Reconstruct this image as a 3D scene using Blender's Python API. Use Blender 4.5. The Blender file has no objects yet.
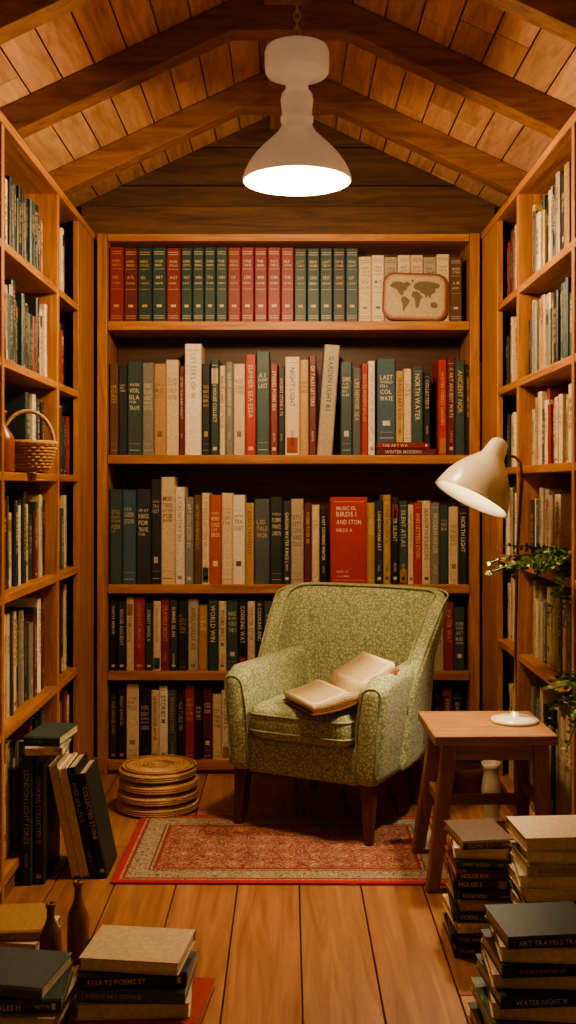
import bpy, bmesh, math, random
from mathutils import Matrix, Vector, Euler
random.seed(7)
S = bpy.context.scene
pi = math.pi

# ------------------------------------------------------------ helpers
def lin(h):
    h = h.lstrip('#'); o = []
    for i in (0, 2, 4):
        c = int(h[i:i+2], 16)/255
        o.append(c/12.92 if c <= .04045 else ((c+.055)/1.055)**2.4)
    return tuple(o)
def mul(c, k): return tuple(min(1, x*k) for x in c)
def mixc(a,b,t): return tuple(x*(1-t)+y*t for x,y in zip(a,b))
def vary(c, a=.12):
    k = 1+random.uniform(-a, a); return tuple(min(1, x*k) for x in c)

class MB:
    def __init__(s): s.v=[]; s.f=[]; s.c=[]; s.m=[]; s.s=[]
    def add(s, vs, fs, col, mat=0, M=None, smooth=False):
        o = len(s.v)
        for p in vs:
            p = Vector(p)
            if M is not None: p = M @ p
            s.v.append(p); s.c.append((*col, 1))
        for f in fs:
            s.f.append(tuple(i+o for i in f)); s.m.append(mat); s.s.append(smooth)
    def box(s, x0,x1,y0,y1,z0,z1, col=(1,1,1), mat=0, M=None):
        s.add([(x0,y0,z0),(x1,y0,z0),(x1,y1,z0),(x0,y1,z0),(x0,y0,z1),(x1,y0,z1),(x1,y1,z1),(x0,y1,z1)],
              [(0,3,2,1),(4,5,6,7),(0,1,5,4),(1,2,6,5),(2,3,7,6),(3,0,4,7)], col, mat, M)
    def frustum(s, p0, p1, a, b, col=(1,1,1), mat=0, M=None):
        vs=[]
        for p,h in ((p0,a),(p1,b)):
            for dx,dy in ((-1,-1),(1,-1),(1,1),(-1,1)): vs.append((p[0]+dx*h, p[1]+dy*h, p[2]))
        s.add(vs,[(0,3,2,1),(4,5,6,7),(0,1,5,4),(1,2,6,5),(2,3,7,6),(3,0,4,7)],col,mat,M)
    def lathe(s, prof, col=(1,1,1), mat=0, M=None, n=40):
        vs=[]; fs=[]
        for r,z in prof:
            for i in range(n):
                a=2*pi*i/n; vs.append((r*math.cos(a), r*math.sin(a), z))
        for j in range(len(prof)-1):
            for i in range(n):
                k=(i+1)%n; fs.append((j*n+i, j*n+k, (j+1)*n+k, (j+1)*n+i))
        s.add(vs,fs,col,mat,M,True)
    def tube(s, pts, r, col=(1,1,1), mat=0, M=None, n=8, closed=False):
        pts=[Vector(p) for p in pts]; N=len(pts); vs=[]; fs=[]; up=None
        for i,p in enumerate(pts):
            if closed: t=pts[(i+1)%N]-pts[i-1]
            else: t=pts[min(i+1,N-1)]-pts[max(i-1,0)]
            t.normalize()
            if up is None:
                up = Vector((0,0,1)) if abs(t.z)<.9 else Vector((1,0,0))
            up = (up - t*up.dot(t)); up.normalize(); sd=t.cross(up)
            rr = r(i/(N-1)) if callable(r) else r
            for k in range(n):
                a=2*pi*k/n; vs.append(p+up*rr*math.cos(a)+sd*rr*math.sin(a))
        for i in range(N if closed else N-1):
            j=(i+1)%N
            for k in range(n):
                l=(k+1)%n; fs.append((i*n+k,i*n+l,j*n+l,j*n+k))
        if not closed: fs.append(tuple(range(n))); fs.append(tuple((N-1)*n+k for k in range(n)))
        s.add(vs,fs,col,mat,M,True)
    def obj(s, name, mats, bevel=0, seg=2, parent=None, subsurf=0, loc=None):
        me=bpy.data.meshes.new(name); me.from_pydata([tuple(p) for p in s.v],[],s.f)
        ca=me.color_attributes.new('Col','FLOAT_COLOR','POINT')
        for i,c in enumerate(s.c): ca.data[i].color=c
        for i,p in enumerate(me.polygons): p.material_index=s.m[i]; p.use_smooth=s.s[i]
        bm=bmesh.new(); bm.from_mesh(me); bmesh.ops.recalc_face_normals(bm,faces=bm.faces); bm.to_mesh(me); bm.free()
        for m in (mats if isinstance(mats,(list,tuple)) else [mats]): me.materials.append(m)
        o=bpy.data.objects.new(name,me); S.collection.objects.link(o)
        if bevel:
            b=o.modifiers.new('bevel','BEVEL'); b.width=bevel; b.segments=seg; b.limit_method='ANGLE'; b.angle_limit=math.radians(50)
        if subsurf:
            b=o.modifiers.new('sub','SUBSURF'); b.levels=subsurf; b.render_levels=subsurf
        if parent: o.parent=parent
        return o

def superell(mb, c, a, e1=.3, e2=.3, col=(1,1,1), mat=0, M=None, nu=64, nv=28):
    def sp(x,e): return math.copysign(abs(x)**e, x)
    vs=[];fs=[]
    for j in range(nv+1):
        v=-pi/2+pi*j/nv
        for i in range(nu):
            u=2*pi*i/nu
            vs.append((c[0]+a[0]*sp(math.cos(v),e1)*sp(math.cos(u),e2), c[1]+a[1]*sp(math.cos(v),e1)*sp(math.sin(u),e2), c[2]+a[2]*sp(math.sin(v),e1)))
    for j in range(nv):
        for i in range(nu):
            k=(i+1)%nu; fs.append((j*nu+i,j*nu+k,(j+1)*nu+k,(j+1)*nu+i))
    mb.add(vs,fs,col,mat,M,True)

def empty(name, loc=(0,0,0), rz=0):
    e=bpy.data.objects.new(name,None); e.location=loc; e.rotation_euler=(0,0,rz); S.collection.objects.link(e); return e

# ------------------------------------------------------------ materials
def newmat(name):
    m=bpy.data.materials.new(name); m.use_nodes=True; nt=m.node_tree
    return m, nt, nt.nodes['Principled BSDF']
def wood(name, dark, light, grain, rough=.5, bump=.15, fine=1.0):
    m,nt,b=newmat(name); N=nt.nodes; L=nt.links
    tc=N.new('ShaderNodeTexCoord'); mp=N.new('ShaderNodeMapping'); mp.inputs['Scale'].default_value=grain
    no=N.new('ShaderNodeTexNoise'); no.inputs['Scale'].default_value=1.0*fine; no.inputs['Detail'].default_value=8; no.inputs['Roughness'].default_value=.62; no.inputs['Distortion'].default_value=.8
    cr=N.new('ShaderNodeValToRGB'); cr.color_ramp.elements[0].position=.3; cr.color_ramp.elements[1].position=.72
    cr.color_ramp.elements[0].color=(*dark,1); cr.color_ramp.elements[1].color=(*light,1)
    at=N.new('ShaderNodeAttribute'); at.attribute_name='Col'
    va=N.new('ShaderNodeVectorMath'); va.operation='MULTIPLY_ADD'; va.inputs[1].default_value=(17,13,19)
    L.new(at.outputs['Color'],va.inputs[0]); L.new(mp.outputs[0],va.inputs[2])
    mx=N.new('ShaderNodeMix'); mx.data_type='RGBA'; mx.blend_type='MULTIPLY'; mx.inputs['Factor'].default_value=1
    L.new(tc.outputs['Object'],mp.inputs['Vector']); L.new(va.outputs[0],no.inputs['Vector']); L.new(no.outputs[0],cr.inputs[0])
    L.new(cr.outputs[0],mx.inputs['A']); L.new(at.outputs['Color'],mx.inputs['B']); L.new(mx.outputs['Result'],b.inputs['Base Color'])
    bp=N.new('ShaderNodeBump'); bp.inputs['Strength'].default_value=bump; bp.inputs['Distance'].default_value=.01
    L.new(no.outputs[0],bp.inputs['Height']); L.new(bp.outputs[0],b.inputs['Normal']); b.inputs['Roughness'].default_value=rough
    return m
def attrmat(name, rough=.55, nscale=60, namt=.25, bump=.1, metallic=0, coat=0, glow=0):
    m,nt,b=newmat(name); N=nt.nodes; L=nt.links
    tc=N.new('ShaderNodeTexCoord'); no=N.new('ShaderNodeTexNoise'); no.inputs['Scale'].default_value=nscale; no.inputs['Detail'].default_value=4
    at=N.new('ShaderNodeAttribute'); at.attribute_name='Col'
    mr=N.new('ShaderNodeMapRange'); mr.inputs['From Min'].default_value=.3; mr.inputs['From Max'].default_value=.7; mr.inputs['To Min'].default_value=1-namt; mr.inputs['To Max'].default_value=1+namt*.4
    mx=N.new('ShaderNodeVectorMath'); mx.operation='SCALE'
    L.new(tc.outputs['Object'],no.inputs['Vector']); L.new(no.outputs[0],mr.inputs[0]); L.new(at.outputs['Color'],mx.inputs[0]); L.new(mr.outputs[0],mx.inputs['Scale'])
    L.new(mx.outputs[0],b.inputs['Base Color'])
    bp=N.new('ShaderNodeBump'); bp.inputs['Strength'].default_value=bump; bp.inputs['Distance'].default_value=.004
    L.new(no.outputs[0],bp.inputs['Height']); L.new(bp.outputs[0],b.inputs['Normal'])
    b.inputs['Roughness'].default_value=rough; b.inputs['Metallic'].default_value=metallic; b.inputs['Coat Weight'].default_value=coat
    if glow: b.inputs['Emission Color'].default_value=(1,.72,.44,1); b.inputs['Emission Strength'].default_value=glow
    return m
def emis(name,col,st):
    m,nt,b=newmat(name); b.inputs['Base Color'].default_value=(*col,1); b.inputs['Emission Color'].default_value=(*col,1); b.inputs['Emission Strength'].default_value=st; return m

CD,CL = lin('#84502a'), lin('#c0884e')
w_caseX = wood('case_wood_x', CD, CL, (2.5,40,40))
w_caseY = wood('case_wood_y', CD, CL, (40,2.5,40))
w_caseZ = wood('case_wood_z', CD, CL, (40,40,2.5))
w_floor = wood('floor_wood', lin('#80543a'), lin('#ba885e'), (22,1.4,22), rough=.42, bump=.12)
w_ceil  = wood('ceiling_wood', lin('#b48660'), lin('#eec098'), (26,3,26), rough=.6)
w_raft  = wood('rafter_wood', lin('#7c5030'), lin('#b6824e'), (4,30,30), rough=.6)
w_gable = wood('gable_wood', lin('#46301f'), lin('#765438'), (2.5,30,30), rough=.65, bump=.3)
w_stool = wood('stool_wood', lin('#80583a'), lin('#b08358'), (4,40,40), rough=.45)
w_leg   = wood('leg_wood', lin('#4a2616'), lin('#784428'), (40,40,4), rough=.35)
m_book = attrmat('book_cloth_and_paper', rough=.5, nscale=90, namt=.2, bump=.15)
m_cream = attrmat('cream_enamel', rough=.3, nscale=12, namt=.06, bump=.02, coat=.3)
m_shade_glow = attrmat('cream_shade_glow', rough=.3, nscale=12, namt=.06, bump=.02, coat=.3, glow=.16)  # cream enamel plus even emission, so the pendant shade's outside looks brightly lit
m_straw = attrmat('woven_straw', rough=.8, nscale=140, namt=.35, bump=.6)
m_ceram = attrmat('ceramic', rough=.35, nscale=20, namt=.2, bump=.1)
m_leaf = attrmat('leaf', rough=.5, nscale=30, namt=.2, bump=.1)
m_metal = attrmat('dark_metal', rough=.35, nscale=30, namt=.2, bump=.02, metallic=.8)
m_bulb = emis('pendant_bulb_glow', (1,.82,.58), 10)
m_bulb2 = emis('reading_bulb_glow', (1,.84,.6), 24)

# green patterned upholstery
m_fab,nt,b=newmat('green_floral_fabric'); N=nt.nodes; L=nt.links
tc=N.new('ShaderNodeTexCoord')
v1=N.new('ShaderNodeTexVoronoi'); v1.feature='DISTANCE_TO_EDGE'; v1.inputs['Scale'].default_value=70
no=N.new('ShaderNodeTexNoise'); no.inputs['Scale'].default_value=54; no.inputs['Detail'].default_value=3; no.inputs['Distortion'].default_value=1.5
ad=N.new('ShaderNodeVectorMath'); ad.operation='MULTIPLY_ADD'; ad.inputs[1].default_value=(.018,.018,.018)
L.new(tc.outputs['Object'],no.inputs['Vector']); L.new(no.outputs['Color'],ad.inputs[0]); L.new(tc.outputs['Object'],ad.inputs[2]); L.new(ad.outputs[0],v1.inputs['Vector'])
cr=N.new('ShaderNodeValToRGB'); e=cr.color_ramp.elements; e[0].position=.05; e[0].color=(*lin('#76825a'),1); e[1].position=.14; e[1].color=(*lin('#a2aa84'),1)
e2=cr.color_ramp.elements.new(.3); e2.color=(*lin('#c0c09e'),1); e3=cr.color_ramp.elements.new(.45); e3.color=(*lin('#8b9670'),1); e4=cr.color_ramp.elements.new(.6); e4.color=(*lin('#babb9a'),1)
L.new(v1.outputs['Distance'],cr.inputs[0]); L.new(cr.outputs[0],b.inputs['Base Color'])
fn=N.new('ShaderNodeTexNoise'); fn.inputs['Scale'].default_value=400; bp=N.new('ShaderNodeBump'); bp.inputs['Strength'].default_value=.35; bp.inputs['Distance'].default_value=.002
L.new(tc.outputs['Object'],fn.inputs['Vector']); L.new(fn.outputs[0],bp.inputs['Height']); L.new(bp.outputs[0],b.inputs['Normal'])
b.inputs['Roughness'].default_value=.85; b.inputs['Sheen Weight'].default_value=.2

# rug material (rug local coords)
m_rug,nt,b=newmat('woven_rug'); N=nt.nodes; L=nt.links
tc=N.new('ShaderNodeTexCoord'); sx=N.new('ShaderNodeSeparateXYZ'); L.new(tc.outputs['Object'],sx.inputs[0])
def math_(op,a,b2=None,c=None):
    n=N.new('ShaderNodeMath'); n.operation=op
    for i,q in enumerate((a,b2,c)):
        if q is None: continue
        if isinstance(q,(int,float)): n.inputs[i].default_value=q
        else: L.new(q,n.inputs[i])
    return n.outputs[0]
def ramp(src, stops, const=True):
    r=N.new('ShaderNodeValToRGB')
    if const: r.color_ramp.interpolation='CONSTANT'
    e=r.color_ramp.elements; e[0].position=stops[0][0]; e[0].color=(*stops[0][1],1); e[1].position=stops[1][0]; e[1].color=(*stops[1][1],1)
    for p,c in stops[2:]:
        q=e.new(p); q.color=(*c,1)
    L.new(src,r.inputs[0]); return r.outputs[0]
def mixn(f,a,b2):
    m=N.new('ShaderNodeMix'); m.data_type='RGBA'
    if isinstance(f,float): m.inputs['Factor'].default_value=f
    else: L.new(f,m.inputs['Factor'])
    for k,q in (('A',a),('B',b2)):
        if isinstance(q,tuple): m.inputs[k].default_value=(*q,1)
        else: L.new(q,m.inputs[k])
    return m.outputs['Result']
ax=math_('SUBTRACT',.575,math_('ABSOLUTE',sx.outputs[0])); ay=math_('SUBTRACT',.355,math_('ABSOLUTE',sx.outputs[1]))
dd=math_('MINIMUM',ax,ay)
nz=N.new('ShaderNodeTexNoise'); nz.inputs['Scale'].default_value=26; nz.inputs['Detail'].default_value=4; nz.inputs['Distortion'].default_value=2.6; L.new(tc.outputs['Object'],nz.inputs['Vector'])
field=ramp(nz.outputs[0],[(0,lin('#742c26')),(.40,lin('#9c5c50')),(.47,lin('#c8ae90')),(.52,lin('#84362e')),(.58,lin('#706254'))])
vo=N.new('ShaderNodeTexVoronoi'); vo.distance='MANHATTAN'; vo.inputs['Scale'].default_value=11; vo.inputs['Randomness'].default_value=0.0; L.new(tc.outputs['Object'],vo.inputs['Vector'])
med=ramp(vo.outputs['Distance'],[(0,lin('#66221e')),(.14,lin('#c8ae90')),(.22,lin('#923a30')),(.38,lin('#b08c70')),(.44,lin('#7a3029'))])
field2=mixn(.4,field,med)
nz2=N.new('ShaderNodeTexNoise'); nz2.inputs['Scale'].default_value=42; nz2.inputs['Detail'].default_value=3; nz2.inputs['Distortion'].default_value=2.5; L.new(tc.outputs['Object'],nz2.inputs['Vector'])
bord=ramp(nz2.outputs[0],[(0,lin('#5a5244')),(.42,lin('#b8a688')),(.50,lin('#705e4e')),(.56,lin('#a89274'))])
def bandf(lo_,hi_): return math_('MULTIPLY',math_('GREATER_THAN',dd,lo_),math_('LESS_THAN',dd,hi_))
k1=math_('GREATER_THAN',dd,.024); k2=math_('GREATER_THAN',dd,.125); k3=bandf(.122,.134); k4=bandf(.032,.042); k5=bandf(.108,.114)
c=mixn(k1,lin('#b02c2a'),bord); c=mixn(k4,c,lin('#86342e')); c=mixn(k2,c,field2); c=mixn(k3,c,lin('#8a2e2a')); c=mixn(k5,c,lin('#5c4c3c'))
L.new(c,b.inputs['Base Color']); b.inputs['Roughness'].default_value=.95
fn=N.new('ShaderNodeTexNoise'); fn.inputs['Scale'].default_value=300; bp=N.new('ShaderNodeBump'); bp.inputs['Strength'].default_value=.6; bp.inputs['Distance'].default_value=.004
L.new(tc.outputs['Object'],fn.inputs['Vector']); L.new(fn.outputs[0],bp.inputs['Height']); L.new(bp.outputs[0],b.inputs['Normal'])

# ------------------------------------------------------------ lettering (built-in font turned into mesh glyphs)
GL={}
def glyph(ch):
    if ch in GL: return GL[ch]
    cu=bpy.data.curves.new('g','FONT'); cu.body=ch; cu.resolution_u=2; cu.offset=.012
    ob=bpy.data.objects.new('g',cu); S.collection.objects.link(ob)
    dg=bpy.context.evaluated_depsgraph_get(); ev=ob.evaluated_get(dg); me=ev.to_mesh()
    v=[(p.co.x,p.co.y) for p in me.vertices]; f=[tuple(p.vertices) for p in me.polygons]
    ev.to_mesh_clear(); bpy.data.objects.remove(ob); bpy.data.curves.remove(cu)
    if not v: GL[ch]=([],[],0); return GL[ch]
    x0=min(a for a,_ in v); x1=max(a for a,_ in v); k=1/.70
    GL[ch]=([((a-x0)*k,b_*k) for a,b_ in v],f,(x1-x0)*k); return GL[ch]
WORDS='THE HISTORY OF GARDEN STORIES LIFE LETTERS RIVER NORTH WINTER ATLAS POEMS AND NIGHT HOUSE SILENT WATER ROADS MEMOIR ESSAYS ART STONE FOREST ANCIENT WORLD COLLECTED TALES MUSIC NATURE ISLAND A LIGHT COOKING TRAVELS LAST SUMMER KINGS LONDON MODERN BIRDS SEA'.split()
def phrase(n):
    s=''
    while len(s)<n: s+=random.choice(WORDS)+' '
    return s[:n].strip()
def text(mb, O, D, U, n, h, col, M, lim=None):
    O=Vector(O); D=Vector(D); U=Vector(U); s=phrase(n); x=0; parts=[]
    for chh in s:
        if chh==' ': x+=h*.35; continue
        v,f,w=glyph(chh); parts.append((x,v,f)); x+=(w*.9+.14)*h
    k=1 if (lim is None or x<=lim) else lim/x
    for x0,v,f in parts:
        mb.add([O+D*((x0+a*.9*h)*k)+U*(bb*h) for a,bb in v],f,col,0,M)
    return x*k

# ------------------------------------------------------------ books
GOLD=lin('#c9a66a'); CREAM=lin('#d8c8a8'); INK=lin('#2b2420'); PAGE=lin('#d2bf9a')
def book(mb, M, t, h, d, col, style=None, tcol=None, ts=1.0):
    """x: thickness 0..t, y: spine 0 -> fore-edge d, z: 0..h"""
    c=.0025; ch=min(.005,t*.22); pg=vary(PAGE,.08)
    P=[(0,d),(0,ch),(ch,0),(t-ch,0),(t,ch),(t,d),(t-c,d),(t-c,ch+.002),(c,ch+.002),(c,d)]
    vs=[(x,y,0) for x,y in P]+[(x,y,h) for x,y in P]; n=len(P)
    fs=[(i,(i+1)%n,(i+1)%n+n,i+n) for i in range(n)]
    for q in ((0,1,8,9),(1,2,3,8),(3,4,7,8),(4,5,6,7)):
        fs.append(q); fs.append(tuple(i+n for i in q))
    fs.append((3,7,8)); fs.append((3+n,7+n,8+n))
    mb.add(vs,fs,col,0,M)
    mb.box(c,t-c,ch+.003,d-.004,.004,h-.004,pg,0,M)
    if style is None: style=random.choice(('rot','rot','rot','wide' if t>.04 else 'rot','wide' if t>.032 else 'rot'))
    lum=sum(col)/3
    if tcol is None: tcol = random.choice((GOLD,CREAM,CREAM)) if lum<.25 else random.choice((INK,INK,lin('#6b2a1e'),lin('#24403a')))
    tcol=mixc(tcol,col,random.uniform(.0,.35))
    e=-.0006
    def bar(z0,z1,cc=tcol,a=.14):
        mb.add([(t*a,e,z0*h),(t*(1-a),e,z0*h),(t*(1-a),e,z1*h),(t*a,e,z1*h)],[(0,1,2,3)],cc,0,M)
    if style=='set':
        for z in (.05,.08,.91,.94): bar(z,z+.008)
        bar(.71,.715); bar(.44,.445)
        text(mb,(t*.2,e,.80*h),(1,0,0),(0,0,1),4,.012,tcol,M,t*.62)
        text(mb,(t*.2,e,.75*h),(1,0,0),(0,0,1),5,.010,tcol,M,t*.62)
        text(mb,(t*.24,e,.58*h),(1,0,0),(0,0,1),3,.014,tcol,M,t*.55)
        text(mb,(t*.2,e,.51*h),(1,0,0),(0,0,1),5,.009,tcol,M,t*.62)
        bar(.2,.235,a=.32)
    elif style=='wide':
        lh=min(.020,t*.36); nl=random.choice((3,4,5)); z=h*random.uniform(.78,.86)
        for k in range(nl):
            hh=lh*random.choice((.6,1,1)); z-=hh*1.5
            text(mb,(t*.16,e,z),(1,0,0),(0,0,1),random.randint(3,6),hh,tcol,M,t*.7)
        if random.random()<.6: bar(.05,.056); bar(.12,.123)
        if random.random()<.4: bar(.2,.26,a=.3)
    elif style=='rot':
        lh=min(.022,t*random.uniform(.34,.52))*ts; ln=h*random.uniform(.45,.68); nn=max(4,int(ln/(lh*.85)))
        text(mb,((t-lh)/2,e,h*random.uniform(.86,.92)),(0,0,-1),(1,0,0),nn,lh,tcol,M,ln)
        if random.random()<.5: bar(.05,.085, a=.28)
        if random.random()<.4: bar(.94,.944)
        if random.random()<.5: text(mb,((t-lh*.6)/2,e,h*.24),(0,0,-1),(1,0,0),6,lh*.6,tcol,M,h*.16)
        if random.random()<.22:
            cc=random.choice((lin('#8f3a2a'),lin('#c8b890'),lin('#2e4a4a'),lin('#a8783a'))); z0=random.choice((.02,.75)); bar(z0,z0+.16,cc,.13)

def frame(origin, ydir, zrot=0):
    y=Vector(ydir).normalized(); z=Vector((0,0,1)); x=y.cross(z)
    R=Matrix((x,y,z)).transposed().to_4x4()
    return Matrix.Translation(origin) @ R
HEX=dict(R='#7e2b24',M='#5e2420',G='#243c30',D='#262f2c',K='#1e1c1c',T='#344a46',B='#3a5662',N='#2c3438',C='#cfba96',W='#dfd2b8',
         A='#a8845a',O='#a8502e',Y='#b0925a',S='#77776c',Q='#a89a80',P='#5e4532',E='#4c5e48',V='#4b5255',F='#a03530')
PALL='RMGDDKKTTNNCCCWAQQOYSSPEVVFGKTC'
def pick(): return vary(lin(HEX[random.choice(PALL)]),.15)

def fill(mb, org, ydir, length, gap, hr=(.68,.92), tr=(.024,.046), d=.2, pal=None):
    x=0.004
    while x<length:
        t=random.uniform(*tr)
        if x+t>length-.003: break
        h=gap*random.uniform(*hr)
        M=frame(org,ydir)@Matrix.Translation((x,random.uniform(0,.02),0))
        c=vary(lin(HEX[random.choice(pal)]),.15) if pal else pick()
        book(mb,M,t,h,d,c); x+=t+random.uniform(.0005,.003)

# ------------------------------------------------------------ room shell
def boards(mb, axis, a0,a1, b0,b1, w, ln, emit, var=.18, gap=.004):
    a=a0; i=0
    while a<a1-.005:
        aa=min(a+w,a1); b=b0-random.uniform(0,ln)
        while b<b1:
            bb=b+ln*random.uniform(.85,1.15)
            s0,s1=max(b,b0),min(bb,b1)
            k=1+random.uniform(-var,var)
            if s1-s0>.02: emit(a+gap/2,aa-gap/2,s0+gap/2,s1-gap/2,(k,k*random.uniform(.96,1.02),k*random.uniform(.9,1.02)))
            b=bb
        a=aa; i+=1
Y0,YB = -.6,5.1
XW=1.19
mb=MB()
boards(mb,'x',-1.164,1.25,Y0,YB,.2,2.6,lambda a,b_,c,d_,k: mb.box(a,b_,c,d_,-.02,0,k),var=.12)
mb.box(-1.25,1.25,Y0,YB+.05,-.06,-.021,(.15,.15,.15))
mb.obj('floor',w_floor,bevel=.0015,seg=1)

SL=.47; ZR=3.10; th=math.atan(SL)
mb=MB()
for sgn in (1,-1):
    u=Vector((sgn*math.cos(th),0,-math.sin(th))); v=Vector((0,1,0)); w=Vector((sgn*math.sin(th),0,math.cos(th)))
    M=Matrix((u,v,w)).transposed().to_4x4(); M.translation=(0,0,ZR)
    boards(mb,'x',0,1.36,Y0,YB,.125,.85,lambda a,b_,c,d_,k: mb.box(a,b_,c,d_,0,.02,k,0,M),var=.16,gap=.005)
    mb.box(0,1.36,Y0,YB+.03,.022,.04,(.1,.1,.1),0,M)
mb.obj('ceiling',w_ceil,bevel=.002,seg=1)

for yc in (4.57,3.80,3.10,2.35,1.6,.85,.1):
    mb=MB()
    for sgn in (1,-1):
        X=1.18
        zb=2.99; zt=3.098
        y0,y1=yc-.045,yc+.045
        vs=[]
        for y in (y0,y1):
            vs+=[(0,y,zb),(sgn*X,y,zb-SL*X),(sgn*X,y,zt-SL*X),(0,y,zt)]
        mb.add(vs,[(0,1,2,3),(4,5,6,7),(0,1,5,4),(1,2,6,5),(2,3,7,6),(3,0,4,7)],(random.uniform(.8,1),)*3)
    g=.2; mb.add([(x,y,z) for y in (yc-.045,yc+.045) for x,z in ((-g,2.99-SL*g),(g,2.99-SL*g),(.0,2.992))],[(0,1,2),(3,4,5),(0,1,4,3),(1,2,5,4),(2,0,3,5)],(.9,.9,.9))
    mb.obj('roof_rafter',w_raft,bevel=.003)
mb=MB(); mb.box(-.085,.085,Y0,YB-.03,2.985,3.06,(1.25,1.25,1.2)); mb.obj('ridge_beam',wood('ridge_wood',lin('#7e5028'),lin('#b8844b'),(30,3,30),rough=.6),bevel=.003)

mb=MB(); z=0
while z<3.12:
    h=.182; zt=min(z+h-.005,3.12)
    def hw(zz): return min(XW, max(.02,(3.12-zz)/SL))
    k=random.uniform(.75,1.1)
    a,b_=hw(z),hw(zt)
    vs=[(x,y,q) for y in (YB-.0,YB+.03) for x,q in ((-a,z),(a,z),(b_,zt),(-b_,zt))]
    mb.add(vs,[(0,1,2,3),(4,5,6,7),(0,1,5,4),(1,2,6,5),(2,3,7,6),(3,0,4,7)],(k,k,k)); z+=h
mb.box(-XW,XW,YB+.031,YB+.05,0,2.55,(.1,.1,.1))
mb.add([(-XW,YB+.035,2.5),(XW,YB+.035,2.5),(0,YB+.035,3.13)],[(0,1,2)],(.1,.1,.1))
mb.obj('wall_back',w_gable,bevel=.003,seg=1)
mb=MB(); mb.box(-.98,.98,YB-.035,YB,2.44,2.62,(1.25,1.2,1.15)); mb.obj('trim_1',w_gable,bevel=.004)
for nm,sg in (('wall_left',-1),('wall_right',1)):
    mb=MB(); z=0
    while z<2.55:
        zt=min(z+.175,2.56); x0,x1=sorted((sg*XW,sg*(XW+.03)))
        mb.box(x0,x1,Y0,YB,z,zt,(random.uniform(.8,1.1),)*3); z+=.18
    x0,x1=sorted((sg*(XW+.031),sg*(XW+.05))); mb.box(x0,x1,Y0,YB,0,2.56,(.1,.1,.1))
    mb.obj(nm,wood(nm+'_wood',lin('#4a2c16'),lin('#7c5028'),(30,2.5,30),rough=.65),bevel=.003,seg=1)

# ------------------------------------------------------------ bookcases
FY=4.80
def tint(a=.08): 
    k=1+random.uniform(-a,a); return (k,k,k)
mb=MB()
zsh=[2.022,1.421,.838,.448]
mb.box(-.857,-.812,FY,YB-.01,0,2.43,tint(),1); mb.box(.816,.861,FY,YB-.01,0,2.43,tint(),1)
mb.box(-.811,.815,FY+.002,YB-.01,2.395,2.428,tint(),0)
for z in zsh: mb.box(-.811,.815,FY+.004,YB-.02,z-.026,z+.014,tint(),0)
mb.box(-.811,.815,FY+.004,YB-.02,.02,.06,tint(),0); mb.box(-.811,.815,FY+.02,FY+.04,0,.02,(.5,.5,.5),0)
mb.box(-.811,.815,YB-.019,YB-.006,0,2.4,(.2,.18,.16),0)
mb.obj('bookcase',[w_caseX,w_caseZ],bevel=.003)

zL=[2.04,1.68,1.33,.95,.53,.08]; zR=[2.04,1.69,1.36,1.0,.65,.08]
XF=.87
ups=[.92,1.70,2.48,3.27,4.06]
for sg,zs in ((-1,zL),(1,zR)):
    mb=MB()
    def bx(xa,xb,*r,**k): x0,x1=sorted((sg*xa,sg*xb)); mb.box(x0,x1,*r,**k)
    for y in ups: bx(XF,1.17,y-.016,y+.016,0,2.42,col=tint(),mat=1)
    bx(XF,.895,4.45,FY-.002,0,2.40,col=tint(),mat=1)
    for z in zs: bx(XF+.002,1.17,ups[0],FY-.004,z-.017,z+.011,col=tint(),mat=0)
    bx(XF-.004,1.17,ups[0]-.02,FY-.004,2.40,2.43,col=tint(),mat=0)
    bx(XF+.015,XF+.03,ups[0],FY-.004,0,.06,col=(.7,.7,.7),mat=0)
    bx(1.168,1.18,ups[0],FY,0,2.42,col=(.3,.28,.26),mat=0)
    mb.obj('bookcase',[w_caseY,w_caseZ],bevel=.003)

# ------------------------------------------------------------ books on back case
U=1/223.0
mb=MB()
def row(z, seq, x0=-.807, yf=FY+.03, d=.2):
    x=x0
    for it in seq:
        w,c,h=it[0]*U,it[1],it[2]*U
        st=it[3] if len(it)>3 else None
        if c=='_': x+=w; continue
        M=frame((x,yf+random.uniform(0,.008),z),(0,1,0))
        if st=='lean':
            M=M@Matrix.Rotation(math.radians(4),4,'Y'); st='rot'
        book(mb,M,w-.0015,h,d,vary(lin(HEX[c]),.1),st); x+=w
H=75
r1=[(14.4,c,H+random.uniform(-1,1),'set') for c in 'RMGGR']+[(11.8,c,H,'set') for c in 'GGGG']+[(13.4,c,H,'set') for c in 'RRRRR']+[(13,c,H-1,'set') for c in 'GGGDT']
r1+=[(13.1,c,67+random.uniform(-2,3),'set') for c in 'CCQCCQCP']
row(2.036,r1)
r2=[(9,'P',92),(9,'D',90),(15,'T',94,'wide'),(12,'S',93),(12,'A',92,'wide'),(13,'C',96,'wide'),(6,'M',90),(17,'W',112,'rot'),(9,'K',92),(9,'G',96),(6,'C',90),(8,'S',94),
    (12,'C',92),(11,'F',101),(14,'T',104,'wide'),(8,'R',92),(7,'K',90),(15,'C',99,'rot'),(9,'Y',96),(8,'M',100),(16,'Q',112,'lean'),(8,'_',0),(12,'T',94),(9,'V',88),(7,'F',92),(7,'W',95)]
row(1.435,r2)
xs=(-.807)+sum(i[0] for i in r2)*U
zz=1.435
for k,(c,t) in enumerate((('M',.03),('R',.028))):
    L_=.27-.03*k
    M=Matrix.Translation((xs+L_+.005,FY+.03,zz))@Matrix(((0,0,-1,0),(0,1,0,0),(1,0,0,0),(0,0,0,1)))
    book(mb,M,t,L_,.19,lin(HEX[c]),'rot',CREAM); zz+=t
row(zz,[(19,'B',84,'wide'),(8,'Y',72),(8,'C',74),(12,'T',76),(7,'K',70)],x0=xs+.008)
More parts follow.
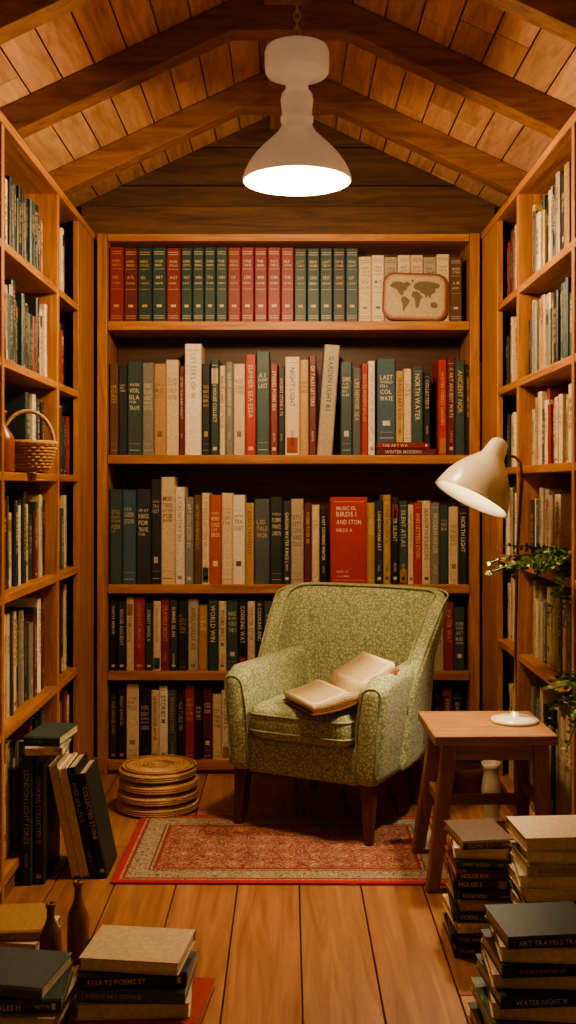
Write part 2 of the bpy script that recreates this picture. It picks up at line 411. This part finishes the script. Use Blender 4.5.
row(1.435,[(9,'F',96),(8,'M',98),(10,'T',95),(6,'K',90),(13,'C',94,'wide'),(7,'A',95)],x0=xs+.285)
r3=[(13,'T',96,'wide'),(14,'B',95,'wide'),(15,'N',96,'wide'),(10,'D',106),(14,'C',108,'wide'),(10,'W',98),(9,'S',88),(8,'P',90),(8,'C',92),(12,'O',90),(11,'C',92),(13,'W',90,'wide'),(9,'A',82),
    (16,'V',86,'wide'),(13,'D',88,'wide'),(8,'N',84),(13,'Q',86),(8,'M',82),(8,'C',80),(8,'K',76),(40,'_',0),(8,'Y',82),(8,'D',84),(8,'Y',90),(8,'K',88),(9,'T',84),(6,'C',80),(8,'F',82),(9,'C',84),(9,'S',82),(9,'T',80),(10,'C',78),(9,'D',76),(8,'K',78)]
row(.852,r3)
r4=[(8,'K',72),(9,'D',70),(8,'C',74),(11,'F',74),(8,'G',68),(8,'C',70),(9,'R',74),(8,'N',72),(10,'K',70),(11,'Q',72),(9,'A',66),(11,'G',73),(8,'C',70),(12,'T',72,'wide'),(9,'K',74),(8,'C',70),(9,'D',74),(12,'V',70),(9,'E',72),(8,'C',66)]
def tail(r,total=361):
    while True:
        w_=random.uniform(8,12); s_=sum(i[0] for i in r)
        if s_+w_>total: break
        r.append((w_,random.choice('KDCGQTRAN'),random.uniform(64,75)))
tail(r4); row(.462,r4)
r5=[(8,'D',66),(9,'K',70),(13,'C',76,'wide'),(12,'K',72,'wide'),(8,'C',70),(9,'W',74),(9,'V',70),(8,'D',66),(10,'F',74),(8,'K',68),(10,'M',72),(9,'C',66),(10,'W',70),(8,'A',64)]
tail(r5); row(.06,r5)
M=Matrix.Translation((.191,FY+.06,.852))@Euler((math.radians(-5),0,0)).to_matrix().to_4x4()
RB=lin('#a02a20')
mb.box(0,.172,0,.003,0,.395,RB,0,M); mb.box(.003,.169,.003,.028,.004,.391,PAGE,0,M); mb.box(0,.172,.028,.031,0,.395,RB,0,M); mb.box(0,.003,.0,.031,0,.395,lin('#8a2018'),0,M)
for k,(z,n,h) in enumerate(((.335,9,.016),(.305,7,.022),(.27,8,.02),(.235,7,.015),(.05,8,.009),(.03,10,.007))):
    text(mb,(.03,-.0008,z),(1,0,0),(0,0,1),n,h,CREAM,M,.115)
for (z0,z1) in ((.015,.017),(.372,.374)): mb.add([(.015,-.0008,z0),(.157,-.0008,z0),(.157,-.0008,z1),(.015,-.0008,z1)],[(0,1,2,3)],GOLD,0,M)
mb.obj('shelved_books',m_book)

for sg,zs in ((-1,zL),(1,zR)):
    mb=MB()
    tops=[2.39]+[z-.017 for z in zs[:-1]]
    for i,z in enumerate(zs):
        gap=tops[i]-(z+.012)
        for (a,b_) in ((1.72,2.46),(2.50,3.25),(3.29,4.04),(4.08,4.46)):
            basket = (sg==-1 and i==2 and a==3.29)
            fernslot = (sg==1 and i==3 and a==3.29) or (sg==1 and i==4 and a==2.50)
            L_=b_-a; lo=a
            if basket: lo=3.78; L_=b_-lo
            if fernslot: lo=a+.30; L_=b_-lo
            tr=(.026,.052)
            if fernslot and i==4: lo=a; L_=.42
            if sg==-1: org=(-.905,lo,z+.0115); yd=(-1,0,0)
            else: org=(.905,lo+L_,z+.0115); yd=(1,0,0)
            pal='DDTTNNKKCQCSVGMRWCDT' if sg==-1 else 'CCWQCSVTDNKAYRQC'
            if a==4.08: pal='CCWQADTKRC'
            fill(mb,org,yd,L_,gap,hr=(.66,.9),tr=tr,d=.2,pal=pal)
    mb.obj('shelved_books',m_book)

# ------------------------------------------------------------ world map plaque
def rrect(w,h,r,n=8):
    P=[]
    for cx,cy,a0 in ((w/2-r,h/2-r,0),(-w/2+r,h/2-r,90),(-w/2+r,-h/2+r,180),(w/2-r,-h/2+r,270)):
        for i in range(n+1):
            a=math.radians(a0+90*i/n); P.append((cx+r*math.cos(a),cy+r*math.sin(a)))
    return P
def slab(mb,P,y0,y1,col,mat=0,M=None):
    n=len(P); mb.add([(x,y0,z) for x,z in P]+[(x,y1,z) for x,z in P],[tuple(range(n)),tuple(range(n,2*n))]+[(i,(i+1)%n,(i+1)%n+n,i+n) for i in range(n)],col,mat,M)
mb=MB()
M=Matrix.Translation((.57,FY+.010,2.036+.111))@Euler((math.radians(-3),math.radians(2),0)).to_matrix().to_4x4()
slab(mb,rrect(.29,.215,.05),0,.010,lin('#7a4a36'),0,M); slab(mb,rrect(.272,.197,.045),-.002,0,lin('#b5866a'),0,M); slab(mb,rrect(.256,.181,.04),-.003,-.002,lin('#b8a882'),0,M)
conts=[[(-.115,.045),(-.10,.062),(-.075,.066),(-.05,.06),(-.035,.066),(-.02,.055),(-.035,.04),(-.04,.025),(-.052,.022),(-.05,.008),(-.062,.002),(-.072,.012),(-.082,.03),(-.1,.036)],
 [(-.058,-.002),(-.04,-.002),(-.022,-.02),(-.028,-.036),(-.04,-.05),(-.046,-.072),(-.053,-.06),(-.055,-.035),(-.062,-.018)],
 [(-.008,.04),(.0,.06),(.018,.068),(.05,.07),(.085,.066),(.112,.055),(.105,.04),(.09,.038),(.088,.02),(.075,.012),(.068,-.008),(.06,.008),(.05,-.006),(.042,.012),(.028,.016),(.02,.026),(.004,.03)],
 [(-.012,.022),(.012,.022),(.024,.012),(.036,-.004),(.026,-.014),(.022,-.035),(.012,-.054),(.004,-.048),(.002,-.022),(-.004,-.006),(-.016,.0)],
 [(.07,-.03),(.085,-.022),(.1,-.028),(.104,-.045),(.088,-.052),(.074,-.046)],[(-.02,.072),(-.005,.075),(-.01,.06)]]
for P in conts: slab(mb,P,-.0045,-.003,lin('#6b6248'),0,M)
mb.obj('world_map_plaque',m_book)

# ------------------------------------------------------------ rug, round cushions
mb=MB(); mb.box(-.575,.575,-.355,.355,0,.008); o=mb.obj('area_rug',m_rug,bevel=.003); o.location=(0,3.83,.0005); o.rotation_euler=(0,0,math.radians(-.6))
mb=MB()
for k in range(4):
    z=k*.044; c=vary(lin('#c89e6c'),.08)
    Mk=Matrix.Translation((random.uniform(-.006,.006),random.uniform(-.006,.006),z))
    R=.162-.003*k
    mb.lathe([(0.001,.001),(R-.02,.001),(R-.006,.006),(R,.02),(R-.004,.034),(R-.02,.041),(.001,.042)],c,0,Mk)
    for zq in (.012,.02,.028): mb.tube([((R-.001)*math.cos(a*pi/24),(R-.001)*math.sin(a*pi/24),zq) for a in range(48)],.004,vary(c,.15),0,Mk,6,True)
for r_ in (.145,.13,.06,.045): mb.tube([(r_*math.cos(a*pi/24),r_*math.sin(a*pi/24),.174) for a in range(48)],.004,lin('#a87c4c'),0,None,6,True)
sp=[]
for i in range(420):
    a=i*2*pi/42; r=.15*(1-i/430); sp.append((r*math.cos(a),r*math.sin(a),.1735))
mb.tube(sp,.003,lin('#d8b484'),0,None,5)
o=mb.obj('pile_of_round_cushions',m_straw); o.location=(-.52,4.31,.0005)

# ------------------------------------------------------------ armchair
CZ=.0085
ch=empty('armchair',(.178,4.20,CZ),math.radians(-27.5))
def rbox(name,x0,x1,y0,y1,z0,z1,bev,seg=5,fn=None,mat=None):
    mb=MB(); mb.box(x0,x1,y0,y1,z0,z1)
    o=mb.obj(name,mat or m_fab,parent=ch); me=o.data
    bm=bmesh.new(); bm.from_mesh(me)
    bmesh.ops.subdivide_edges(bm,edges=[e for e in bm.edges if abs((e.verts[0].co-e.verts[1].co).y)>.2],cuts=6)
    bmesh.ops.bevel(bm,geom=[e for e in bm.edges if e.calc_face_angle(0)>.5],offset=bev,segments=seg,profile=.5,affect='EDGES')
    if fn:
        for v in bm.verts: fn(v.co)
    for f in bm.faces: f.smooth=True
    bm.to_mesh(me); bm.free(); return o
rbox('seat_base',-.235,.235,-.285,.30,.205,.345,.02)
mb=MB(); superell(mb,(0,-.058,.405),(.215,.272,.076),.48,.22)
def ring(a,b,z,e,n=80):
    def sp(x): return math.copysign(abs(x)**e,x)
    return [(a*sp(math.cos(2*pi*i/n)),-.058+b*sp(math.sin(2*pi*i/n)),z) for i in range(n)]
mb.obj('seat_cushion',m_fab,parent=ch)
m_pip=attrmat('piping_cloth',rough=.8,nscale=80)
pc=lin('#9ca27c')
mb=MB()
for z in (.375,.437): mb.tube(ring(.2135,.2705,z,.22),.0045,pc,0,None,6,True)
mb.obj('cushion_piping',m_pip,parent=ch)
def armz(y): return .05*max(0,(y+.02))+ (-.014 if y<-.24 else 0)
mp=MB()
for sg,nm in ((-1,'arm_left'),(1,'arm_right')):
    def fn(co,sg=sg):
        t=max(0,(co.z-.42)/.18); co.x+=sg*.026*t
        if co.z>.5: co.z+=armz(co.y)*1.6
        if co.z<.3: co.x-=sg*.006
    x0,x1=sorted((sg*.212,sg*.318))
    rbox(nm,x0,x1,-.30,.26,.205,.60,.045,6,fn)
    P=[]; r_=.036; xa,xb=x0+.014,x1-.014
    for zz_ in [.23+.04*i for i in range(8)]: P.append(Vector((xa,-.290,zz_)))
    for i in range(1,8): a=pi-pi/2*i/8; P.append(Vector((xa+r_+r_*math.cos(a),-.290,.55+r_*math.sin(a))))
    for i in range(1,9): a=pi/2-pi/2*i/8; P.append(Vector((xb-r_+r_*math.cos(a),-.290,.55+r_*math.sin(a))))
    for zz_ in [.23+.04*i for i in range(7,-1,-1)]: P.append(Vector((xb,-.290,zz_)))
    for p in P:
        t=max(0,(p.z-.42)/.18); p.x+=sg*.026*t
        k_=max(0,min(1,(p.z-.48)/.05)); p.z+=-.0224*k_
        if p.z<.3: p.x-=sg*.006
    mp.tube(P,.0045,pc,0,None,6)
mp.obj('arm_piping',m_pip,parent=ch)
# back shell with wings
TH=.072
def backpt(u,z,off):
    t=abs(u); k0=.60
    q=max(0,min(1,(z-.50)/.35))
    Lw=.27-.21*q**1.3
    def P(t):
        if t<k0: return Vector((.222*t/k0,.19+.010*math.cos(t/k0*pi/2)))
        k=(t-k0)/(1-k0); return Vector((.222+.045*(1-(1-k)**3),.19-Lw*k**1.15))
    p=P(t); a=P(min(1,t+.01)); b_=P(max(0,t-.01)); d=(a-b_).normalized(); n=Vector((-d.y,d.x))
    if n.y<0 and n.x<.5: n=-n
    if n.x<-.01: n=-n
    p=p+n*off
    x=p.x*(1+.16*max(0,z-.45)/.4); y=p.y+.22*(z-.3)
    if off<.03: y-=.035*math.cos(min(1,t/.62)*pi/2)*math.sin(max(0,min(1,(z-.4)/.46))*pi)
    return Vector((math.copysign(x,u) if u else 0,y,0))
mb=MB(); NU=36; NZ=14; vs=[]; fs=[]
def ztop(u): return .862-.008*abs(u)**2-.035*(max(0,abs(u)-.62)/.38)**1.5
for lay,off in ((0,0),(1,TH)):
    for j in range(NZ+1):
        for i in range(NU+1):
            u=-1+2*i/NU; z=.22+(ztop(u)-.22)*j/NZ
            of=off
            if j==NZ: of = off+( .018 if lay==0 else -.018)
            p=backpt(u,z,of); vs.append((p.x,p.y,z+(.012 if j==NZ else 0)))
n1=(NU+1)*(NZ+1); I=lambda l,j,i: l*n1+j*(NU+1)+i
for j in range(NZ):
    for i in range(NU):
        fs.append((I(0,j,i),I(0,j,i+1),I(0,j+1,i+1),I(0,j+1,i))); fs.append((I(1,j,i),I(1,j+1,i),I(1,j+1,i+1),I(1,j,i+1)))
for i in range(NU):
    fs.append((I(0,NZ,i),I(0,NZ,i+1),I(1,NZ,i+1),I(1,NZ,i))); fs.append((I(0,0,i),I(1,0,i),I(1,0,i+1),I(0,0,i+1)))
for j in range(NZ):
    for i in (0,NU): fs.append((I(0,j,i),I(0,j+1,i),I(1,j+1,i),I(1,j,i)))
mb.add(vs,fs,(1,1,1),0,None,True); mb.obj('wing_back',m_fab,parent=ch,subsurf=2)
mb=MB()
for lay,off in ((0,.012),(1,TH-.012)):
    P=[]
    for j in range(5,NZ+1):
        z=.22+(ztop(-1)-.22)*j/NZ; p=backpt(-1,z,off); P.append((p.x,p.y,z))
    for i in range(1,NU): u=-1+2*i/NU; p=backpt(u,ztop(u),off); P.append((p.x,p.y,ztop(u)+.006))
    for j in range(NZ,4,-1):
        z=.22+(ztop(1)-.22)*j/NZ; p=backpt(1,z,off); P.append((p.x,p.y,z))
    mb.tube(P,.0045,pc,0,None,6)
mb.obj('back_piping',m_pip,parent=ch)
mb=MB()
for x,y,dx,dy in ((-.262,-.25,-.010,-.02),(.258,-.25,.010,-.02),(-.22,.27,-.01,.03),(.22,.27,.01,.03)):
    mb.frustum((x+dx,y+dy,0),(x,y,.215),.014,.027)
mb.obj('legs',w_leg,parent=ch,bevel=.004)

# open book on the chair
mb=MB(); w,l=.18,.24; NP=14
def top(a): return .016+.04*(min(1,a*5)**.7)*(1-.5*a)
def bow(a): return .035*a*a
for sg in (-1,1):
    vs=[];n=NP+1
    for i in range(n):
        a=i/NP
        for y in (0,l): vs.append((sg*a*w,y,top(a)+bow(a))) 
    for i in range(n):
        a=i/NP
        for y in (0,l): vs.append((sg*a*w,y,.004+bow(a)))
    fs=[]
    for i in range(NP):
        fs.append((2*i,2*i+1,2*i+3,2*i+2)); fs.append((2*n+2*i,2*n+2*i+2,2*n+2*i+3,2*n+2*i+1))
        fs.append((2*i,2*i+2,2*n+2*i+2,2*n+2*i)); fs.append((2*i+1,2*n+2*i+1,2*n+2*i+3,2*i+3))
    fs.append((2*NP,2*NP+1,2*n+2*NP+1,2*n+2*NP))
    mb.add(vs,fs,lin('#d4c098'),0,None,True)
    vs=[];fs=[]
    for i in range(n):
        a=i/NP*1.05
        for y in (-.008,l+.008):
            z=bow(a); vs+= [(sg*a*w,y,z-.003),(sg*a*w,y,z+.002)]
    for i in range(NP):
        o=4*i; fs+=[(o,o+4,o+6,o+2),(o+1,o+3,o+7,o+5),(o,o+1,o+5,o+4),(o+2,o+6,o+7,o+3)]
    fs.append((4*NP,4*NP+1,4*NP+3,4*NP+2)); mb.add(vs,fs,lin('#8a5a34'),0,None)
    for q in (.25,.45,.65,.85):
        for i in range(NP-1):
            a0,a1=i/NP,(i+1)/NP; z0=.004+bow(a0)+(top(a0)-.004)*q; z1=.004+bow(a1)+(top(a1)-.004)*q
            mb.add([(sg*a0*w,-.0006,z0),(sg*a1*w,-.0006,z1),(sg*a1*w,-.0006,z1+.0014),(sg*a0*w,-.0006,z0+.0014)],[(0,1,2,3)],lin('#7a6440'))
    for r in range(13):
        y=l*.1+r*l*.062
        for k in range(8):
            a0=.22+k*.085; a1=a0+.085
            mb.add([(sg*a0*w,y,top(a0)+bow(a0)+.0008),(sg*a1*w,y,top(a1)+bow(a1)+.0008),(sg*a1*w,y+.0035,top(a1)+bow(a1)+.0008),(sg*a0*w,y+.0035,top(a0)+bow(a0)+.0008)],[(0,1,2,3)],lin('#8e7852'))
o=mb.obj('open_book',m_book)
o.matrix_world=Matrix.Translation((.215,3.96,.522))@Euler((math.radians(2),math.radians(-21),math.radians(24)),'XYZ').to_matrix().to_4x4()@Matrix.Translation((0,-.1,0))

# ------------------------------------------------------------ pendant lamp
pl=empty('pendant_lamp',(.03,3.57,0))
mb=MB(); cc=lin('#ddd2ba')
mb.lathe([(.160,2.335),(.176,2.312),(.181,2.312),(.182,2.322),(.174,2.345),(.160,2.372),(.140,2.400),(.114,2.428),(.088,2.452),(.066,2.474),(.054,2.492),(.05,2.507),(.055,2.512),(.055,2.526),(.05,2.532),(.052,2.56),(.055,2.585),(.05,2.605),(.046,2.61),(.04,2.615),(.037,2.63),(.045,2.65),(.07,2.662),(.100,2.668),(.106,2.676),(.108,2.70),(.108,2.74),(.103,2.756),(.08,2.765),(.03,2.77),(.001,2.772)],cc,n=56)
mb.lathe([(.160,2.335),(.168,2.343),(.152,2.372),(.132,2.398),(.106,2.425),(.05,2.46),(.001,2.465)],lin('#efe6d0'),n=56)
mb.obj('shade',m_shade_glow,parent=pl)
mb=MB(); mb.lathe([(.158,2.336),(.14,2.326),(.10,2.314),(.05,2.306),(.001,2.304)],n=48); mb.obj('diffuser',m_bulb,parent=pl)
mb=MB()
for i in range(9):
    z=2.785+i*.027; P=[]
    for k in range(16):
        a=2*pi*k/16; x=.010*math.cos(a); zz=.018*math.sin(a)
        P.append((x,0,z+zz) if i%2 else (0,x,z+zz))
    mb.tube(P,.0033,lin('#c8b898'),0,None,6,True)
mb.obj('chain',m_ceram,parent=pl)
li=bpy.data.lights.new('pendant_light','POINT'); li.energy=74; li.color=(1,.70,.41); li.shadow_soft_size=.07
lo=bpy.data.objects.new('pendant_light',li); lo.location=(0,0,2.23); lo.parent=pl; S.collection.objects.link(lo)

# added glowing globe on a stem, out of view, to fill the room with light
gp=empty('added_fill_globe',(0,.9,0))
mb=MB(); mb.lathe([(.001,2.35)]+[(.11*math.sin(a*pi/20),2.46-.11*math.cos(a*pi/20)) for a in range(1,20)]+[(.001,2.57)]); mb.obj('globe',emis('fill_globe_glow',(1,.70,.42),10),parent=gp)
mb=MB(); mb.lathe([(.001,2.56),(.03,2.56),(.034,2.59),(.012,2.61),(.005,2.62),(.005,2.99),(.001,2.99)],lin('#4a3a2a')); mb.obj('stem',m_metal,parent=gp)

# ------------------------------------------------------------ stool + reading lamp
st=empty('wooden_stool',(.668,3.60,0.0005),math.radians(1))
mb=MB(); mb.box(-.205,.192,-.19,.19,.468,.50); mb.obj('top',w_stool,bevel=.006,parent=st,seg=3)
mb=MB()
for sx_ in (-1,1):
    for sy in (-1,1): mb.frustum((sx_*(.21 if sx_<0 else .163),sy*.172,0),(sx_*.145,sy*.13,.470),.021,.025,tint())
mb.obj('legs',wood('stool_leg_wood',lin('#744c30'),lin('#a4754e'),(40,40,4),rough=.45),bevel=.006,parent=st)
mb=MB()
for sy in (-1,1): mb.box(-.14,.14,sy*.132-.009,sy*.132+.009,.41,.467); mb.box(-.175,.15,sy*.155-.012,sy*.155+.012,.18,.215)
for sx_ in (-1,1): mb.box(sx_*.148-.009,sx_*.148+.009,-.13,.13,.41,.467); mb.box(sx_*.163-.012,sx_*.163+.012,-.15,.15,.235,.268)
mb.obj('rails',w_stool,bevel=.003,parent=st)

rl=empty('reading_lamp',(0,0,0)); cw=lin('#ddd2b8')
mb=MB(); B=Matrix.Translation((.765,3.61,.501))
mb.lathe([(.001,0),(.078,0),(.08,.004),(.078,.012),(.05,.017),(.014,.02),(.011,.035),(.001,.036)],cw,0,B)
mb.obj('base',m_cream,parent=rl)
mb=MB(); mb.tube([(.765,3.61,.53),(.768,3.61,.8),(.775,3.61,1.1),(.79,3.61,1.33),(.785,3.61,1.375),(.765,3.61,1.395),(.735,3.613,1.40)],.005,lin('#8a6a48'),0,None,10)
mb.obj('stem',m_metal,parent=rl)
ax=Vector((-.46,-.13,-.86)).normalized(); topc=Vector((.712,3.62,1.435))
zq=-ax; xq=Vector((0,1,0)).cross(zq).normalized(); yq=zq.cross(xq)
R=Matrix((xq,yq,zq)).transposed().to_4x4(); LM=Matrix.Translation(topc)@R
mb=MB()
mb.lathe([(.001,.022),(.02,.02),(.03,.01),(.035,-.01),(.042,-.045),(.058,-.065),(.080,-.09),(.100,-.12),(.115,-.15),(.126,-.185),(.131,-.205),(.134,-.21),(.128,-.208),(.122,-.185),(.111,-.15),(.095,-.12),(.07,-.09),(.04,-.06),(.001,-.055)],cw,0,LM,48)
mb.obj('shade',m_cream,parent=rl)
mb=MB(); mb.lathe([(.001,-.06),(.018,-.07),(.02,-.09),(.034,-.115),(.04,-.135),(.034,-.158),(.018,-.172),(.001,-.175)],(1,1,1),0,LM,24); mb.obj('bulb',m_bulb2,parent=rl)
sl=bpy.data.lights.new('reading_light','SPOT'); sl.energy=40; sl.color=(1,.77,.48); sl.spot_size=math.radians(110); sl.spot_blend=.5; sl.shadow_soft_size=.04
so=bpy.data.objects.new('reading_light',sl); so.location=topc+ax*.195; so.rotation_euler=ax.to_track_quat('-Z','Y').to_euler(); so.parent=rl; S.collection.objects.link(so)

# ------------------------------------------------------------ plants
def frond(mb,p,ang,ln,rise,droop,col,nl=13,lw=.042):
    d=Vector((math.cos(ang),math.sin(ang),0)); s_=Vector((-math.sin(ang),math.cos(ang),0)); P=[]
    for i in range(nl+1):
        t=i/nl; P.append(Vector(p)+d*ln*t+Vector((0,0,rise*t-droop*t*t)))
    mb.tube(P,.0018,mul(col,.7),0,None,5)
    for i in range(1,nl+1):
        t=i/nl; L_=lw*(1.1-.6*t)*(.6 if i<2 else 1)
        for sd in (-1,1):
            dirv=(s_*sd*.85+d*.5+Vector((0,0,random.uniform(-.6,.5)))).normalized(); nn=dirv.cross(Vector((random.uniform(-.6,.6),-1,random.uniform(-.3,.8)))).normalized()*L_*.28
            a=P[i]; m_=a+dirv*L_*.5; mb.add([a,m_+nn,a+dirv*L_*.8+nn*.5,a+dirv*L_,a+dirv*L_*.8-nn*.5,m_-nn],[(0,1,2,3,4,5)],vary(col,.3))
def plant(name,loc,pot_h,n,angs,lens,rise,droop,pr=.055,trail=()):
    mb=MB(); M=Matrix.Translation(loc)
    mb.lathe([(.001,0),(pr*.7,0),(pr*.75,.003),(pr*.95,pot_h*.8),(pr*1.05,pot_h*.8),(pr*1.07,pot_h),(pr*.93,pot_h),(pr*.88,pot_h*.85),(.001,pot_h*.85)],lin('#8a5f40'),0,M,28)
    for i in range(n):
        a=random.uniform(*angs); frond(mb,(loc[0]+random.uniform(-.02,.02),loc[1]+random.uniform(-.02,.02),loc[2]+pot_h*.85),a,random.uniform(*lens),random.uniform(*rise),random.uniform(*droop),lin('#5f7e3a'))
    for a,ln,rs_,dr in trail:
        frond(mb,(loc[0],loc[1],loc[2]+pot_h*.85),math.radians(a),ln,rs_,dr,lin('#5f7e3a'),nl=17,lw=.036)
    mb.obj(name,m_leaf)
plant('potted_fern',(.945,3.46,1.0115),.055,22,(math.radians(130),math.radians(245)),(.12,.26),(.02,.10),(.04,.13),trail=((215,.14,.06,.22),(235,.15,.06,.26),(190,.31,.05,.09),(178,.29,.08,.09),(200,.33,.03,.06)))
plant('potted_fern',(.935,3.10,.6615),.055,20,(math.radians(90),math.radians(260)),(.1,.2),(.03,.1),(.03,.14),pr=.045,trail=((200,.15,.06,.22),))

# ------------------------------------------------------------ basket & bottles
mb=MB(); cb=lin('#b98a52')
for i in range(9):
    t=i/8; R_=.062+.032*t**.7; z=.008+t*.085
    mb.tube([((R_+.002*(-1)**(k+i))*math.cos(k*pi/20),(R_+.002*(-1)**(k+i))*math.sin(k*pi/20),z) for k in range(40)],.0062,vary(cb,.15),0,None,6,True)
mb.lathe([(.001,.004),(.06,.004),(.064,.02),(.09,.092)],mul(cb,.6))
mb.tube([(.094*math.cos(k*pi/20),.094*math.sin(k*pi/20),.1) for k in range(40)],.009,lin('#c49a62'),0,None,8,True)
mb.tube([(-.09*math.cos(a*pi/20)*math.cos(.5),-.09*math.cos(a*pi/20)*math.sin(.5),.1+.11*math.sin(a*pi/20)) for a in range(21)],.007,lin('#c49a62'))
o=mb.obj('wicker_basket',m_straw); o.location=(-.885,3.64,1.3415)
def bottle(name,loc,h,r,col):
    mb=MB(); mb.lathe([(.001,0),(r*.92,0),(r,.008),(r,h*.5),(r*.9,h*.6),(r*.5,h*.72),(r*.36,h*.8),(r*.34,h*.93),(r*.45,h*.94),(r*.45,h),(r*.28,h),(r*.26,h*.9),(.001,h*.88)],col,0,None,32)
    o=mb.obj(name,m_ceram); o.location=loc
bottle('ceramic_bottle',(-.93,3.46,1.3415),.20,.045,lin('#8a4a2c'))
bottle('brown_bottle',(-.575,2.93,.0005),.215,.030,lin('#7a5232'))
bottle('brown_bottle',(-.63,2.84,.0005),.19,.029,lin('#6a452a'))

mb=MB(); mb.lathe([(.001,0),(.04,0),(.042,.012),(.032,.025),(.030,.06),(.034,.1),(.037,.15),(.033,.19),(.028,.215),(.032,.235),(.038,.255),(.034,.255),(.02,.22),(.001,.2)],lin('#a4947a')); o=mb.obj('ceramic_vase',m_ceram); o.location=(.765,4.03,.0005)
mb=MB(); mb.lathe([(.001,0),(.045,0),(.05,.01),(.058,.1),(.064,.1),(.066,.14),(.058,.14),(.05,.1),(.001,.09)],lin('#8f5a3a')); o=mb.obj('clay_pot',m_ceram); o.location=(.74,4.42,.0005)

# ------------------------------------------------------------ stacks of books on the floor
FLAT=Matrix(((0,0,-1,0),(0,1,0,0),(1,0,0,0),(0,0,0,1)))
def stack(name, cx, cy, specs, base=.0005):
    mb=MB(); z=base
    for (w,d,t,c,rot,pages,*off) in specs:
        ox,oy=(off+[0,0])[:2] if off else (random.uniform(-.008,.008),random.uniform(-.008,.008))
        R=Matrix.Rotation(math.radians(rot+(180 if pages else 0)),4,'Z')
        M=Matrix.Translation((cx+ox,cy+oy,z))@R@Matrix.Translation((w/2,-d/2,0))@FLAT
        book(mb,M,t,w,d,vary(lin(HEX[c]),.1),'rot',ts=.8); z+=t+.0004
    return mb.obj(name,m_book)
rs=lambda a: random.uniform(-a,a)
stack('stack_of_books',.545,3.06,[(.17,.23,.032,'D',rs(6),0),(.16,.22,.03,'K',rs(6),0),(.17,.22,.028,'C',rs(6),0),(.165,.22,.03,'K',rs(8),0),(.16,.21,.03,'A',rs(6),0),(.165,.22,.026,'G',rs(8),0),(.15,.2,.03,'D',rs(6),0),(.16,.21,.028,'M',rs(6),0),(.15,.2,.025,'E',rs(9),0),(.15,.2,.028,'C',rs(6),1),(.145,.19,.025,'P',8,0)])
stack('stack_of_books',.72,2.86,[(.25,.22,.035,'G',-3,0),(.24,.2,.03,'C',4,1),(.22,.2,.034,'K',-5,0),(.23,.2,.03,'Q',3,1),(.22,.2,.032,'C',-4,1),(.22,.19,.03,'W',5,1),(.21,.2,.03,'K',-2,0),(.215,.19,.032,'C',3,1),(.21,.19,.03,'W',-5,1),(.21,.19,.034,'Q',2,0),(.2,.19,.03,'C',-3,1),(.21,.19,.035,'C',4,1)])
stack('stack_of_books',.60,2.50,[(.30,.24,.035,'K',4,0),(.29,.23,.033,'G',-4,0),(.29,.23,.03,'E',3,0),(.27,.22,.035,'C',-6,1),(.26,.22,.03,'D',5,0),(.27,.2,.03,'C',-3,1),(.25,.2,.03,'K',4,0),(.24,.2,.034,'C',-4,1),(.22,.19,.028,'D',6,0)])
stack('stack_of_books',-.365,2.66,[(.31,.24,.026,'F',-6,0,.01,0),(.27,.22,.035,'C',3,1,-.01,0),(.26,.22,.034,'V',-3,0,-.005,0),(.26,.21,.035,'K',4,0,-.015,0),(.245,.2,.03,'C',-7,1,-.005,0)])
stack('stack_of_books',-.66,2.60,[(.25,.22,.032,'M',5,0),(.24,.22,.03,'Q',-4,1),(.25,.21,.034,'T',3,0),(.22,.2,.03,'V',-10,0)])
stack('stack_of_books',-.76,3.0,[(.2,.2,.03,'P',5,0),(.2,.2,.03,'C',-8,1),(.19,.19,.028,'A',4,0)])

mb=MB(); x=-.866
for c,t,h,dy in (('T',.036,.42,0),('D',.036,.40,.01)):
    M=frame((x,3.47+dy,.0005),(0,1,0)); book(mb,M,t,h,.24,vary(lin(HEX[c]),.1)); x+=t+.001
for k,(c,t,h) in enumerate((('C',.028,.38),('W',.026,.37),('K',.03,.37),('D',.028,.35))):
    a=math.radians(-12)
    if k<2: M=Matrix.Translation((x+.08+t*math.cos(a),3.53,.007))@Matrix.Rotation(a,4,'Y')@Matrix.Rotation(pi,4,'Z')@Matrix.Translation((0,-.2,0))
    else: M=Matrix.Translation((x+.08,3.53,.0015))@Matrix.Rotation(a,4,'Y')
    book(mb,M,t,h,.2,vary(lin(HEX[c]),.1)); x+=t/math.cos(a)+.0015
mb.obj('leaning_books',m_book)
stack('stack_of_books',-.80,3.58,[(.12,.22,.03,'W',4,0,0,0),(.12,.21,.03,'T',-6,0,.01,0)],base=.4215)

# ------------------------------------------------------------ world + camera
w=bpy.data.worlds.new('World'); S.world=w; w.use_nodes=True
bg=w.node_tree.nodes['Background']; bg.inputs[0].default_value=(1,.66,.4,1); bg.inputs[1].default_value=.32
cam=bpy.data.cameras.new('camera'); co=bpy.data.objects.new('camera',cam); S.collection.objects.link(co)
co.location=(0,0,1.3); co.rotation_euler=(pi/2,0,0); cam.sensor_width=36; cam.lens=1070/1024*36; cam.shift_y=-27/1024; cam.clip_start=.05
S.camera=co
try:
    S.view_settings.view_transform='AgX'; S.view_settings.look='AgX - Medium High Contrast'
except Exception as ex: print(ex)
